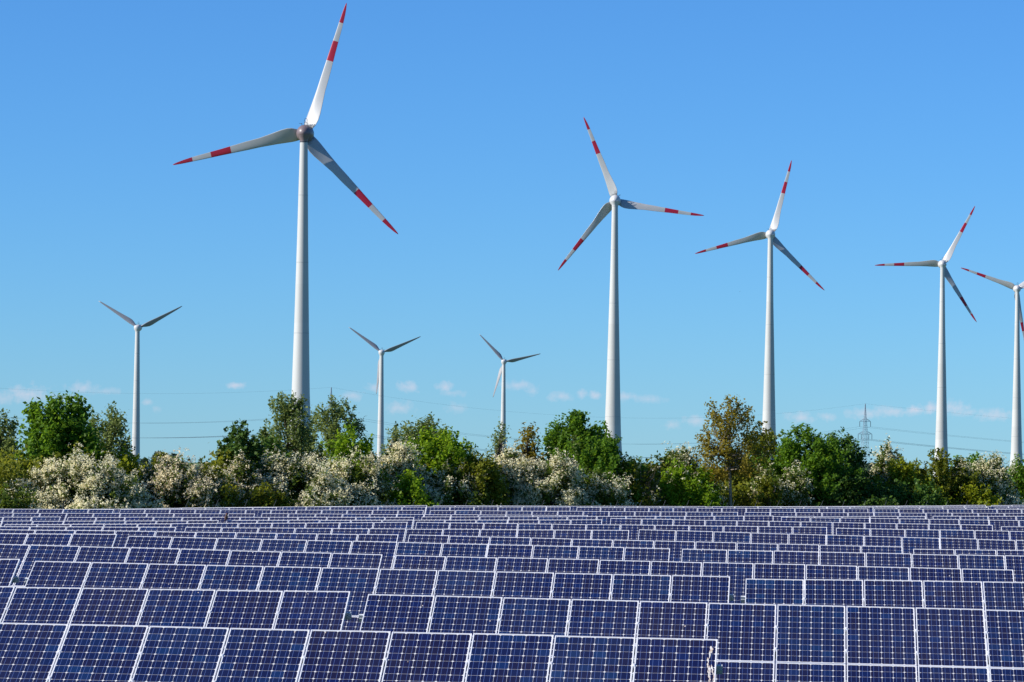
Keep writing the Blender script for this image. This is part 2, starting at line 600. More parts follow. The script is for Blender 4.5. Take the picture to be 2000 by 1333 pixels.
def clamp_mesh():
    b = MB()
    b.box((-0.016, -0.03, -0.04), (0.016, 0.03, 0.004))
    b.box((-0.006, -0.006, 0.004), (0.006, 0.006, 0.010))
    return b.mesh('clamp', M['frame'])


ME_RAIL, ME_RAFTER, ME_CLAMP = rail_mesh(), rafter_mesh(), clamp_mesh()


def post_mesh(l):
    b = MB()
    b.box((-0.05, -0.03, -l), (0.05, 0.03, 0))
    b.box((-0.07, -0.032, -0.22), (0.07, 0.032, -0.02))
    return b.mesh('post', M['steel'])


GROUND_PTS = []
rng = random.Random(5)


def child(name, me, parent, loc):
    o = bpy.data.objects.new(name, me)
    o.location = loc
    return link(o, parent)


def make_table(k, s0, label):
    """one table: 12 panels wide, 2 high"""
    za, zb = top_z(k, s0 + 0.2 * TL), top_z(k, s0 + 0.8 * TL)
    sl = (zb - za) / (0.6 * TL)
    jit = rng.uniform(-0.008, 0.008)
    zl = za - 0.2 * TL * sl + jit
    tl = row_pt(k, s0, zl)
    u = Vector((math.cos(PSI), -math.sin(PSI), sl)).normalized()
    back = Vector((math.sin(PSI), math.cos(PSI), 0))
    tilt = TAU + math.radians(rng.uniform(-0.35, 0.35))
    v = back * math.cos(tilt) + Vector((0, 0, 1)) * math.sin(tilt)
    v = (v - u * v.dot(u)).normalized()
    n = u.cross(v)
    H = 2 * PH + VGAP
    o0 = tl - v * H
    mw = Matrix(((u.x, v.x, n.x, o0.x), (u.y, v.y, n.y, o0.y), (u.z, v.z, n.z, o0.z), (0, 0, 0, 1)))
    root = empty('solar_table', mat=mw)
    set_props(root, label, 'solar panels', 'rows of tilted solar panel tables')
    for f in (0.1, 0.5, 0.9):
        q = tl + u * (TL * f) - v * (H * 0.5)
        GROUND_PTS.append((q.x, q.y, q.z - TOP_H + 0.5 * H * math.sin(TAU)))
    for r in (1, 0):
        for i in range(NP):
            off = (i * (PW + GAP), r * (PH + VGAP), rng.uniform(-0.0015, 0.0015))
            pn = child('solar_panel', ME_FRAME, root, off)
            pn.rotation_euler = (math.radians(rng.gauss(0, 0.10)), math.radians(rng.gauss(0, 0.12)), 0)
            child('backsheet', ME_BACK, pn, (0, 0, 0))
            wpt = mw @ Vector((off[0] + PW / 2, off[1] + PH * 0.8, 0))
            px, py = project(wpt)
            tone = rng.random()
            near = (k == 0 and r == 1 or k == 1 and (r == 1 or px > 1400)) and -90 < px < 2090
            if near:
                for a in range(6):
                    for c in range(10):
                        co = child('cell', ME_CELL, pn, (X0 + a * (CW + CG), Y0 + c * (CW + CG), 0))
                        co['tone'] = tone
            else:
                cs = child('cells', ME_CELLS, pn, (0, 0, 0))
                cs['tone'] = tone
                cs['kind'] = 'stuff'
            if i:
                for rp in ((0.40, 0.78) if k < 5 else ()):
                    child('clamp', ME_CLAMP, root, (off[0] - GAP / 2, off[1] + PH * (1 - rp), 0))
        for rp in RAIL_POS:
            child('rail', ME_RAIL, root, (0, r * (PH + VGAP) + PH * (1 - rp), 0))
    inv = mw.inverted()
    for f in (0.08, 0.36, 0.64, 0.92):
        child('rafter', ME_RAFTER, root, (TL * f, 0, 0))
        for t in (0.22, 0.80):
            top = mw @ Vector((TL * f, H * t, -0.28))
            l = max(0.4, top.z - (tl.z - TOP_H)) + 0.5
            po = child('post', post_mesh(l), root, (0, 0, 0))
            po.matrix_parent_inverse = Matrix.Identity(4)
            po.matrix_basis = inv @ Matrix.Translation(top)
    return root


def build_field():
    tables = {}
    for k, R in enumerate(ROWS):
        ga, gb = R['gap']
        sa = row_s(k, ga, interp(R['y'], ga))
        sb = row_s(k, gb, interp(R['y'], gb))
        mid = (sa + sb) / 2
        starts = []
        if R.get('only') == -1:
            starts = [sa - TL]
        else:
            for m_ in range(-6, 7):
                s0 = mid + TGAP / 2 + m_ * (TL + TGAP)
                xa = project(row_pt(k, s0, 2.4))[0]
                xb = project(row_pt(k, s0 + TL, 2.4))[0]
                if xb < R.get('xmin', -10) + 8 or xa > 2010:
                    continue
                starts.append(s0)
        n = len(starts)
        for i, s0 in enumerate(sorted(starts)):
            if n == 1:
                where = 'only one in view' if k else 'droppings on its last panel'
            elif n == 2:
                where = ('left', 'right')[i] + ' one of two'
            else:
                where = ['leftmost', 'second from left', 'third from left', 'fourth from left', 'fifth from left'][i]
                if i == n - 1:
                    where = 'rightmost'
            lab = 'dark blue solar panel table, %s row%s, %s' % (ORD[k], '' if k == 0 else ' from front', where)
            tables[(k, i)] = make_table(k, s0, lab)
    return tables


TABLES = build_field()


# bird droppings run down the last panel of the front row
def droppings():
    t = TABLES[(0, 0)]
    pn = [c for c in t.children if c.name.startswith('solar_panel') and c.location.y > 1][-1]
    r = random.Random(3)
    b = MB()

    def blob(cx, cy, rx, ry):
        k = 9
        b.face([(cx + rx * math.cos(2 * math.pi * i / k) * r.uniform(.7, 1.2), cy + ry * math.sin(2 * math.pi * i / k) * r.uniform(.7, 1.2), -0.0025 + r.uniform(0, .0006)) for i in range(k)])
    for i in range(34):
        f = i / 33
        y = PH - 0.20 - 0.95 * f
        x = PW - 0.070 - 0.030 * math.sin(f * 5) - (0.05 * max(0, f - .45))
        blob(x + r.uniform(-.012, .012), y + r.uniform(-.01, .01), r.uniform(.006, .015) * (1.4 if f < .15 else .8), r.uniform(.02, .05))
        if f > .45:
            blob(x + 0.045 + r.uniform(-.012, .012), y, r.uniform(.005, .012), r.uniform(.02, .045))
    b.build('bird_dropping', M['dropping'], pn)
    for (k, i), tb in TABLES.items():
        if k > 4:
            continue
        for pn in [c for c in tb.children if c.name.startswith('solar_panel') and c.location.y > 1]:
            if r.random() < 0.45:
                b2 = MB()
                cx, cy = r.uniform(.1, .9), PH - r.choice((.06, .09, .3, .7, 1.1))
                kk = 6
                rr = r.uniform(.006, .012)
                b2.face([(cx + rr * math.cos(2 * math.pi * q / kk), cy + 1.6 * rr * math.sin(2 * math.pi * q / kk), -0.0025) for q in range(kk)])
                b2.build('bird_dropping', M['dropping'], pn)


droppings()


# ------------------------------------------------------------------ ground
def ground():
    pts = np.array(GROUND_PTS)
    xs = np.concatenate([[-30000, -4000, -800, -200, -90], np.arange(-60, 61, 4.0), [90, 200, 800, 4000, 30000]])
    ys = np.concatenate([[-400, -60], np.arange(0, 241, 4.0), [300, 500, 1000, 3000, 9000, 45000]])
    v, f = [], []
    for y in ys:
        for x in xs:
            d2 = (pts[:, 0] - x) ** 2 + (pts[:, 1] - y) ** 2
            w = 1.0 / (d2 + 9.0) ** 1.5
            z = float((w * pts[:, 2]).sum() / w.sum())
            near = max(0.0, min(1.0, 1.0 - (math.sqrt(d2.min()) - 8) / 40))
            v.append((x, y, z * near))
    nx = len(xs)
    for j in range(len(ys) - 1):
        for i in range(nx - 1):
            a = j * nx + i
            f.append((a, a + 1, a + 1 + nx, a + nx))
    me = bpy.data.meshes.new('ground')
    me.from_pydata(v, [], f)
    me.polygons.foreach_set('use_smooth', [True] * len(f))
    mt = noise_mat('meadow_grass', (0.055, 0.105, 0.020), (0.10, 0.155, 0.030), 0.35, 0.9, detail=8, bump=0.4)
    me.materials.append(mt)
    o = link(bpy.data.objects.new('ground', me))
    set_props(o, kind='structure')


ground()


# ------------------------------------------------------------------ wind turbines
def blade_rings(R, stations, n=18, tw0=18.0):
    """blade along +Z, chord along X (trailing edge +X), thickness along Y; rings and radii"""
    rings, rad = [], []
    for (f, chord, le, thick, twist) in stations:
        z = f * R
        ring = []
        ct, st = math.cos(math.radians(-twist)), math.sin(math.radians(-twist))
        for k in range(n):
            a = 2 * math.pi * k / n
            c = 0.5 - 0.5 * math.cos(a)
            th = thick * (0.2969 * math.sqrt(max(c, 0)) - 0.126 * c - 0.3516 * c * c + 0.2843 * c ** 3 - 0.1015 * c ** 4) / 0.2 * 2
            x = (c - le) * chord
            y = (th if a <= math.pi else -th) * 0.5
            # round root blends towards the aerofoil through 'thick'
            ring.append((x * ct - y * st, x * st + y * ct + 0.0, z))
        rings.append(ring)
        rad.append(f)
    return rings, rad


MODERN = [  # r/R, chord m, share ahead of axis, half thickness scale m, twist
    (0.048, 3.84, 0.42, 0.95, 40), (0.085, 4.75, 0.36, 0.75, 37), (0.12, 4.80, 0.33, 0.62, 33), (0.17, 4.35, 0.31, 0.52, 28), (0.22, 3.79, 0.30, 0.44, 24),
    (0.27, 3.33, 0.30, 0.38, 20), (0.34, 2.82, 0.30, 0.33, 17), (0.44, 2.62, 0.30, 0.27, 13), (0.5601, 2.15, 0.30, 0.22, 7), (0.63, 1.91, 0.3, 0.19, 6), (0.7101, 1.71, 0.30, 0.17, 5.5),
    (0.78, 1.54, 0.30, 0.15, 5), (0.8501, 1.33, 0.30, 0.13, 4.5), (0.91, 1.07, 0.32, 0.10, 4), (0.96, 0.71, 0.36, 0.07, 4), (0.988, 0.38, 0.42, 0.045, 4), (1.0, 0.08, 0.5, 0.012, 4)]
OLDER = [
    (0.045, 1.72, 0.5, 1.2, -38), (0.09, 1.78, 0.48, 1.1, -36), (0.15, 2.88, 0.36, 0.75, -34), (0.21, 3.56, 0.31, 0.55, -31), (0.28, 3.45, 0.30, 0.44, -28),
    (0.40, 2.82, 0.30, 0.33, -25), (0.55, 2.24, 0.30, 0.24, -22), (0.70, 1.70, 0.30, 0.18, -20), (0.85, 1.20, 0.30, 0.12, -18), (0.95, 0.80, 0.32, 0.07, -17), (1.0, 0.34, 0.4, 0.02, -17)]

EGG = [(0.02, 4.3), (0.6, 4.15), (1.2, 3.7), (1.75, 2.95), (2.15, 1.9), (2.45, 0.7), (2.6, -0.6), (2.58, -1.8), (2.40, -3.0), (2.05, -4.0), (1.55, -4.75), (1.0, -5.2), (0.5, -5.42), (0.02, -5.5)]


def turbine(hx, hy, rpx, R, base_angle, label, tower_prof, modern=True, nacelle='nacelle', yaw=4.0, group=None, tower_m='tower', pitch=0.0):
    Y = FPX * R / rpx
    hub = at(hx, hy, Y)
    ry = math.radians(yaw)
    ax = Vector((math.sin(ry), math.cos(ry), 0))           # rotor lies on the far side, along +ax from the tower
    base = hub - ax * 4.0
    root = empty('wind_turbine', (base.x, base.y, 0))
    set_props(root, label, 'wind turbine', group)
    hz = hub.z
    top = hz - 2.65
    prof = []
    P = tower_prof
    for z in np.linspace(-0.5, top, 40):
        zz = max(0.0, z)
        for a, b in zip(P, P[1:]):
            if zz <= b[0] or b is P[-1]:
                t = min(1.0, max(0.0, (zz - a[0]) / (b[0] - a[0])))
                prof.append(((a[1] + (b[1] - a[1]) * t) / 2, float(z)))
                break
    b = MB()
    b.rings(lathe(prof, 48), cap=False)
    tw = b.build('tower', M[tower_m], root, True)
    b = MB()
    rt = prof[-1][0]
    b.rings(lathe([(rt + 0.06, top - 0.28), (rt + 0.06, top)], 32))
    b.build('tower_flange', M['dark_metal' if nacelle != 'nacelle' else tower_m], tw)
    for q in (0.22, 0.43, 0.64, 0.84):
        zj = top * q
        rj = float(np.interp(zj, [z for r, z in prof], [r for r, z in prof]))
        b = MB()
        b.rings(lathe([(rj - 0.02, zj - 0.10), (rj + 0.025, zj - 0.08), (rj + 0.025, zj + 0.08), (rj - 0.02, zj + 0.10)], 48), cap=False)
        b.build('section_joint', M['joint'], tw)
    # nacelle, rear half of the egg, and spinner, front half
    rotM = Matrix.Rotation(-ry, 4, 'Z') @ Matrix.Rotation(-math.pi / 2, 4, 'X')
    sc = 1.0 if modern else 0.86
    place = Matrix.Translation((ax.x * 4.0, ax.y * 4.0, hz))
    rear = [(r * sc, z * sc) for r, z in EGG if z <= -0.6]
    front = [(r * sc, z * sc) for r, z in EGG if z >= -0.6]
    b = MB()
    b.rings(lathe(rear, 40), cap=False)
    nc = b.build('nacelle', M[nacelle], root, True)
    nc.matrix_basis = place @ rotM
    b = MB()
    neck = [(rt + 0.02, top - 0.0), (rt + 0.05, top + 0.5), (rt + 0.35, top + 1.2), (rt + 0.7, top + 2.1)] if modern else [(rt, top), (rt + .15, top + .5), (rt + 0.8, top + 1.6), (rt + 0.95, top + 3.2), (rt + .6, top + 4.1), (.3, top + 4.5)]
    b.rings(lathe(neck, 32), cap=False)
    b.build('nacelle_neck', M[nacelle], root, True)
    b = MB()
    b.rings(lathe([(r, z) for r, z in reversed(front)], 40), cap=False)
    sp = b.build('spinner', M[nacelle], root, True)
    sp.matrix_basis = place @ rotM
    st = MODERN if modern else OLDER
    rings, rad = blade_rings(R, st)
    sR = R / 41.0 if modern else 1.0
    mis = []
    for a, c in zip(rad, rad[1:]):
        f = (a + c) / 2
        mis.append(1 if modern and (f > 0.85 or 0.56 < f < 0.71) else 0)
    b = MB()
    b.rings(rings, mis=mis)
    me = b.mesh('blade', [M['blade' if modern else 'blade_grey'], M['blade_red']], True)
    cb = MB()
    if modern:
        c0 = [(p[0] * 0.99, p[1] * 1.02, 1.75) for p in rings[0]]
        c1 = [(p[0] * 1.03, p[1] * 1.03, rings[0][0][2] + 0.10) for p in rings[0]]
        cb.rings([c0, c1])
    else:
        cb.rings(lathe([(0.85, 1.2), (0.85, 1.75)], 18))
    cme = cb.mesh('blade_collar', M['collar'] if nacelle != 'nacelle' else M['nacelle'])
    for k in range(3):
        ang = math.radians(base_angle + 120 * k)
        bl = bpy.data.objects.new('blade', me)
        link(bl, root)
        # seen from behind the rotor, clockwise on screen = rotation about +Y
        bl.matrix_basis = place @ Matrix.Rotation(-ry, 4, 'Z') @ Matrix.Rotation(ang, 4, 'Y') @ Matrix.Rotation(math.radians(pitch), 4, 'Z')
        link(bpy.data.objects.new('collar', cme), bl)
    # wind vane, anemometer and light on the rear roof, hatch at the back
    b = MB()
    zt = 2.5 * sc

    def bar(p, q, r=0.07):
        b.tube([p, q], r, 5)
    bar((-0.1, -1.2, zt - .3), (-0.1, -1.2, zt + 1.55)); bar((0.75, -1.2, zt - .3), (0.75, -1.2, zt + 1.55))
    arc = [(0.325 + 0.43 * math.cos(a), -1.2, zt + 1.55 + 0.43 * math.sin(a)) for a in np.linspace(0, math.pi, 9)]
    b.tube(arc, 0.06, 5)
    bar((-0.15, -1.2, zt + .8), (0.8, -1.2, zt + .8), .05); bar((0.3, -1.2, zt + .8), (0.3, -1.2, zt + 1.3), .06)
    bar((-1.7, -1.4, zt + .55), (-0.7, -1.4, zt + .35), .06); bar((-0.85, -1.4, zt - .6), (-0.85, -1.4, zt + .55), .07)
    bar((-0.85, -1.4, zt - .1), (2.2, -1.4, zt - .1), .06); bar((1.7, -1.4, zt - .6), (1.9, -1.4, zt + .4), .06); bar((2.1, -1.4, zt - .5), (2.4, -1.4, zt + .45), .06)
    o = b.build('wind_sensor', M['dark_metal'], nc)
    o.matrix_basis = rotM.inverted() @ Matrix.Rotation(-ry, 4, 'Z') @ Matrix.Translation((0, -1.2, -0.1))
    if nacelle == 'nacelle' and modern:
        b = MB()
        b.box((-0.16, -5.62, -1.15), (0.16, -5.0, -0.45))
        b.box((-0.22, -5.3, -1.6), (0.12, -4.9, -1.15))
        o = b.build('hatch', M['dark_metal'], nc)
        o.matrix_basis = rotM.inverted() @ Matrix.Rotation(-ry, 4, 'Z')
    return root


TOW1 = [(0, 7.6), (25, 5.4), (45, 4.4), (71, 3.3), (101, 2.25)]
TOW2 = [(0, 10.2), (10, 8.7), (19, 7.5), (44, 6.05), (91, 3.7), (125, 2.65)]
TOWS = [(0, 5.8), (40, 4.6), (94, 2.9)]
G1 = 'large wind turbines with red banded blades'
G2 = 'small far wind turbines with plain blades'
turbine(597, 262, 269, 41, 16.7, 'nearest and largest wind turbine, mauve-grey hub, red banded blades', TOW1, True, 'nacelle_mauve', 4, G1)
turbine(1201.5, 393, 176.4, 41, -21.1, 'wind turbine with white hub and red bands, tower behind rounded green tree', TOW2, True, 'nacelle', 3, G1, 'tower_concrete')
turbine(1504.5, 459, 152, 41, 15.4, 'red banded wind turbine with its tower behind the bronze-leaved tree', TOW2, True, 'nacelle', 3, G1, 'tower_concrete')
turbine(1840, 517, 131.6, 41, 28.8, 'red banded wind turbine right of the lattice pylon, one blade level', TOW2, True, 'nacelle', 3, G1, 'tower_concrete')
turbine(1986, 565, 117.4, 41, 50.4, 'red banded wind turbine cut by the right edge of the picture', TOW2, True, 'nacelle', 3, G1, 'tower_concrete')
turbine(271, 641, 96, 33, 63.0, 'small plain grey wind turbine far left with blades in a V', TOWS, False, 'nacelle', 6, G2)
turbine(746, 689, 82, 33, 66.8, 'small plain wind turbine between the nearest turbine and the smallest one', TOWS, False, 'nacelle', 2, G2)
turbine(985, 707, 73, 33, 77.0, 'smallest and farthest plain wind turbine near the middle of the picture', TOWS, False, 'nacelle', 6, G2)


# ------------------------------------------------------------------ pylons and power lines
def pylon(px, top_y, Y, label, H=50.0):
    top = at(px, top_y, Y)
    root = empty('power_pylon', (top.x, top.y, 0))
    root.rotation_euler = (0, 0, math.radians(18))
    set_props(root, label, 'pylon', 'lattice power pylons')
    Hh = top.z
    b = MB()

    def hw(z):
        t = z / Hh
        return 3.4 * (1 - t) ** 1.15 + 0.16
    levels = [Hh * (1 - (1 - i / 17.0) ** 1.15) for i in range(18)]
    for a, c in zip(levels, levels[1:]):
        wa, wc = hw(a), hw(c)
        cs = [(-1, -1), (1, -1), (1, 1), (-1, 1)]
        for q in range(4):
            x0, y0 = cs[q]
            x1, y1 = cs[(q + 1) % 4]
            b.tube([(x0 * wa, y0 * wa, a), (x0 * wc, y0 * wc, c)], 0.085, 4)
            b.tube([(x0 * wa, y0 * wa, a), (x1 * wc, y1 * wc, c)], 0.045, 4)
            b.tube([(x1 * wa, y1 * wa, a), (x0 * wc, y0 * wc, c)], 0.045, 4)
            b.tube([(x0 * wc, y0 * wc, c), (x1 * wc, y1 * wc, c)], 0.07, 4)
    b.build('lattice_mast', M['pylon'], root)
    hang = []
    for (dz, L) in ((12.4, 4.1), (21.2, 5.2)):
        for s in (-1, 1):
            z = Hh - dz
            w = hw(z)
            b = MB()
            for yy in (-w, w):
                b.tube([(0, yy, z), (s * L, 0, z + 0.1)], 0.11, 4)
                b.tube([(s * w, yy, z + 1.9), (s * L, 0, z + 0.1)], 0.10, 4)
            for f in (.35, .7):
                b.tube([(s * L * f, w * (1 - f), z), (s * L * f, -w * (1 - f), z)], .07, 4)
                b.tube([(s * L * f, 0, z), (s * L * f, 0, z + 1.9 * (1 - f))], .08, 4)
            b.build('cross_arm', M['pylon'], root)
            b = MB()
            pts = [(s * L, 0, z - 0.02), (s * L, 0, z - 3.6)]
            b.tube(pts, 0.16, 6)
            for q in range(6):
                b.tube([(s * L, 0, z - .5 - .5 * q), (s * L, 0, z - .62 - .5 * q)], 0.26, 8)
            b.build('insulator', M['dark_metal'], root)
            hang.append(Vector((top.x + s * L * 0.95, top.y, z - 3.6)))
            if dz > 20:
                hang.append(Vector((top.x + s * L * 0.52, top.y, z - 3.6)))
                b = MB()
                b.tube([(s * L * .55, 0, z - 0.02), (s * L * .55, 0, z - 3.6)], 0.16, 6)
                b.build('insulator', M['dark_metal'], root)
    return top, hang


pA, hA = pylon(647, 757, 2150, 'lattice power pylon with only its tip above the trees left of centre')
pB, hB = pylon(1690, 789, 2500, 'lattice power pylon with two pairs of arms right of centre')


def virtual_ends(px, top_y, Y):
    t = at(px, top_y, Y)
    return t, [Vector((t.x + s * L, t.y, t.z - dz - 3.6)) for (dz, Ls) in ((12.4, (3.9,)), (21.2, (4.9, 2.7))) for s in (-1, 1) for L in Ls]


pL, hL = virtual_ends(-130, 748, 2100)
pR, hR = virtual_ends(2900, 850, 3000)
ENDN = ['outer left wire of the upper arms', 'outer right wire of the upper arms', 'outer left wire of the lower arms', 'inner left wire of the lower arms', 'outer right wire of the lower arms', 'inner right wire of the lower arms']


def wire(a, c, sag, r, label):
    b = MB()
    pts = []
    for i in range(33):
        t = i / 32
        p = a.lerp(c, t)
        p.z -= sag * 4 * t * (1 - t)
        pts.append(p)
    b.tube(pts, r, 5)
    set_props(b.build('power_line', M['wire']), label, 'power line', 'wires strung between the pylons')


def order(h):   # pylon hangs: upper -1, upper +1, lower -1 outer, inner, lower +1 outer, inner
    return [h[0], h[1], h[2], h[3], h[4], h[5]]


for (a, ha, c, hc, sags, where) in ((pL, hL, pA, hA, (5, 6.5), 'left of the hidden pylon'), (pA, hA, pB, hB, (14, 15), 'between the two pylons'), (pB, hB, pR, hR, (8, 9), 'right of the visible pylon')):
    wire(a, c, sags[0], 0.026, 'thin earth wire at the pylon tips, span ' + where)
    for q, (u, v) in enumerate(zip(order(ha), order(hc))):
        wire(u, v, sags[1], 0.042, '%s, span %s' % (ENDN[q], where))


# ------------------------------------------------------------------ perimeter fence behind the last rows
def fence_y(x):
    return 160.0 + (x + 22.0) * 0.92


def fence():
    root = empty('perimeter_fence', (-24, fence_y(-24), 0))
    set_props(root, 'grey wire mesh fence with angled posts behind the last panels', 'fence')
    x0 = -24.0
    d = Vector((1, 0.92, 0)).normalized()
    px = x0
    i = 0
    b = MB()
    b.box((-0.014, -0.014, 0), (0.014, 0.014, 2.34))
    b.tube([(0, 0, 2.32), (0.12, 0.08, 2.62)], 0.008, 5)
    pm = b.mesh('post', M['fence'])
    while px < 36:
        o = child('post', pm, root, (px - x0, fence_y(px) - fence_y(x0), 0.05))
        px += 1.28
        i += 1
    L = (36 - x0)
    for z in np.arange(0.1, 2.1, 0.2):
        b = MB()
        b.tube([(0, 0, z), (L, L * 0.92, z)], 0.006, 4)
        b.build('wire', M['fence'], root)
    b = MB()
    n = int(L * 1.36 / 0.10)
    for q in range(n):
        f = q / n
        x, y = L * f, L * 0.92 * f
        b.box((x - .003, y - .003, 0.08), (x + .003, y + .003, 2.08))
    o = b.build('mesh_wires', M['fence'], root)
    o['kind'] = 'stuff'


fence()


# ------------------------------------------------------------------ trees, shrubs, hedge
def hedge_y(px):
    return 173.0 + px * 0.0235


def quads(centers, nrm, size, rs, aspect=1.7):
    """leaf shaped quads (kites) at centers with approximate normals"""
    n = len(centers)
    t = rs.normal(size=(n, 3))
    t -= (t * nrm).sum(1, keepdims=True) * nrm
    t /= np.linalg.norm(t, axis=1, keepdims=True) + 1e-9
    b = np.cross(nrm, t)
    sz = size * rs.uniform(0.65, 1.35, size=(n, 1))
    a = t * sz * 0.5 * aspect
    w = b * sz * 0.5
    v = np.empty((n, 4, 3), dtype=np.float32)
    v[:, 0] = centers - a
    v[:, 1] = centers - a * 0.05 + w
    v[:, 2] = centers + a
    v[:, 3] = centers - a * 0.05 - w
    return v.reshape(-1, 3)


def quad_mesh(name, verts, material):
    n = len(verts) // 4
    me = bpy.data.meshes.new(name)
    me.vertices.add(n * 4)
    me.vertices.foreach_set('co', verts.astype(np.float32).ravel())
    me.loops.add(n * 4)
    me.loops.foreach_set('vertex_index', np.arange(n * 4, dtype=np.int32))
    me.polygons.add(n)
    me.polygons.foreach_set('loop_start', np.arange(0, n * 4, 4, dtype=np.int32))
    me.polygons.foreach_set('loop_total', np.full(n, 4, dtype=np.int32))
    me.materials.append(material)
    me.update(calc_edges=True)
    me.validate()
    return me


def unit(a):
    return a / (np.linalg.norm(a, axis=1, keepdims=True) + 1e-9)


SHAPES = {
    'round': lambda t: np.sqrt(np.clip(1 - (2 * t - 1) ** 2, 0, 1)) ** 0.8,
    'dome': lambda t: np.clip(1 - t ** 3.2, 0, 1) ** 0.55 * (0.86 + 0.14 * np.minimum(1, t * 4)),
    'oval': lambda t: np.clip(np.sin(np.pi * np.clip(t * 0.84 + 0.12, 0, 1)), 0, 1) ** 0.62,
    'spire': lambda t: np.clip(1 - t ** 1.6, 0, 1) ** 0.7 * np.minimum(1, 0.6 + t * 3),
    'vase': lambda t: np.clip(0.45 + 0.75 * t, 0, 1) * np.clip(1 - t ** 5, 0, 1) ** 0.6,
}


def plant(name, label, cat, cx, hw, top_y, off, leaf, shape='dome', seed=1, zlow=0.0, dens=1.0, clump=0.42, size=0.115, upright=0.25,
          blossom=0.0, blossom_leaf='blossom', bark='bark', trunk=None, sparse=False, shell=0.55, twigs=0, group=None, lean=0.0):
    """cx, hw, top_y: middle, half width and top in the photo; off: metres behind the hedge line"""
    rs = np.random.RandomState(seed)
    Y = hedge_y(cx) + off
    top = at(cx, top_y, Y)
    root = empty(name, (top.x, Y, 0))
    set_props(root, label, cat, group)
    H = top.z
    W = hw * Y / FPX
    D = W * 0.85 if W < 2.5 else 0.6 * W + 0.6
    z0 = zlow * H
    hh = H - z0
    vol = W * D * hh
    ncl = int(max(30, dens * 34 * vol ** 0.72))
    # clump centres: shape profile, biased to the outside, uneven radius by direction
    t = rs.uniform(0.0, 1.0, ncl * 4) ** 0.8
    prof = SHAPES[shape](t)
    keep = rs.uniform(size=len(t)) < np.maximum(prof ** 1.5, 0.08)
    t, prof = t[keep][:ncl], prof[keep][:ncl]
    n = len(t)
    ang = rs.uniform(0, 2 * np.pi, n)
    lob = 1 + 0.17 * np.sin(3 * ang + rs.uniform(0, 6)) * np.sin(4 * t + rs.uniform(0, 6)) + 0.12 * np.sin(5 * ang + 7 * t + rs.uniform(0, 6))
    rr = (rs.uniform(0, 1, n) ** (1 - shell)) * prof * lob
    cl = np.stack([rr * np.cos(ang) * W * 0.93 + lean * t * hh, rr * np.sin(ang) * D * 0.93, z0 + t * (hh - clump * 0.45)], 1)
    # gather the clumps round boughs so that the crown breaks into lobes
    kl = max(4, n // 9)
    lobes = cl[rs.choice(n, kl, replace=False)]
    near = np.argmin(((cl[:, None, :] - lobes[None]) ** 2).sum(2), 1)
    pull = 0.42 if sparse else 0.34
    cl = cl * (1 - pull) + lobes[near] * pull
    # clump direction: outward and upward
    axis = np.array([0, 0, z0 + 0.25 * hh])
    outd = unit((cl - axis) * np.array([1, 1, 0.9]))
    dirs = unit(outd * (1 - upright) + np.array([0, 0, 1.0]) * upright + rs.normal(size=(n, 3)) * 0.25)
    per = int((18 if sparse else 40) * (clump / 0.42) ** 1.6 * (0.13 / size) ** 1.6)
    csz = clump * rs.uniform(0.6, 1.3, n)
    k = np.repeat(np.arange(n), per)
    loc = rs.normal(size=(len(k), 3)) * 0.42
    along = rs.uniform(-0.9, 1.0, (len(k), 1))
    pos = cl[k] + (dirs[k] * along * (1.15 + upright) + loc * (1.0 - 0.55 * np.maximum(0, along)) * (0.55 if upright > 0.4 else 0.85)) * csz[k][:, None]
    nr = unit(outd[k] * 0.55 + np.array([0, 0, 0.45]) + rs.normal(size=(len(k), 3)) * 0.75)
    # fit the crown to its real height and spread
    fz = (H - z0) / max(0.2, np.percentile(pos[:, 2], 99.6) - z0)
    fx = W / max(0.2, np.percentile(np.abs(pos[:, 0] - lean * 0.5 * hh), 98.5))
    fit = np.array([fx, 1.0, fz])

    def refit(q):
        q = q.copy()
        q[:, 0] *= fx
        q[:, 2] = z0 + (q[:, 2] - z0) * np.where(q[:, 2] > z0, fz, 1.0)
        return q
    pos = refit(pos)
    cl0, cl = cl, refit(cl)
    ok = pos[:, 2] > 0.03
    v = quads(pos[ok], nr[ok], size, rs)
    link(bpy.data.objects.new('crown', quad_mesh('crown', v, LEAF[leaf])), root)
    if blossom > 0:
        outer = rr / np.maximum(prof * lob, 0.05)
        sel = np.where((outer > 0.45) & (rs.uniform(size=n) < blossom * 1.15))[0]
        pb = int(46 * blossom + 7)
        kb = np.repeat(sel, pb)
        al = rs.uniform(-0.3, 1.15, (len(kb), 1))
        cpos = cl0[kb] + (dirs[kb] * al * (1.2 + upright) + rs.normal(size=(len(kb), 3)) * 0.36) * csz[kb][:, None]
        cpos = refit(cpos + outd[kb] * 0.06)
        q = 5
        kk = np.repeat(np.arange(len(kb)), q)
        p2 = cpos[kk] + rs.normal(size=(len(kk), 3)) * 0.045
        n2 = unit(outd[kb][kk] * 0.5 + np.array([0, 0, 0.6]) + rs.normal(size=(len(kk), 3)) * 0.6)
        ok = p2[:, 2] > 0.1
        bv = quads(p2[ok], n2[ok], 0.068, rs, 1.2)
        link(bpy.data.objects.new('blossom', quad_mesh('blossom', bv, LEAF[blossom_leaf])), root)
    # trunk and limbs
    b = MB()
    th = trunk if trunk else (0.035 * H ** 0.9 + 0.02)
    sp = z0 + 0.18 * hh if zlow > 0.05 else 0.12 * H
    bend = rs.uniform(-0.15, 0.15, 2)
    stem = [(0, 0, -0.2), (bend[0] * .4, bend[1] * .4, sp * 0.5), (bend[0], bend[1], sp)]
    fin = Vector((lean * 0.75 * hh + bend[0], bend[1], z0 + 0.8 * hh))
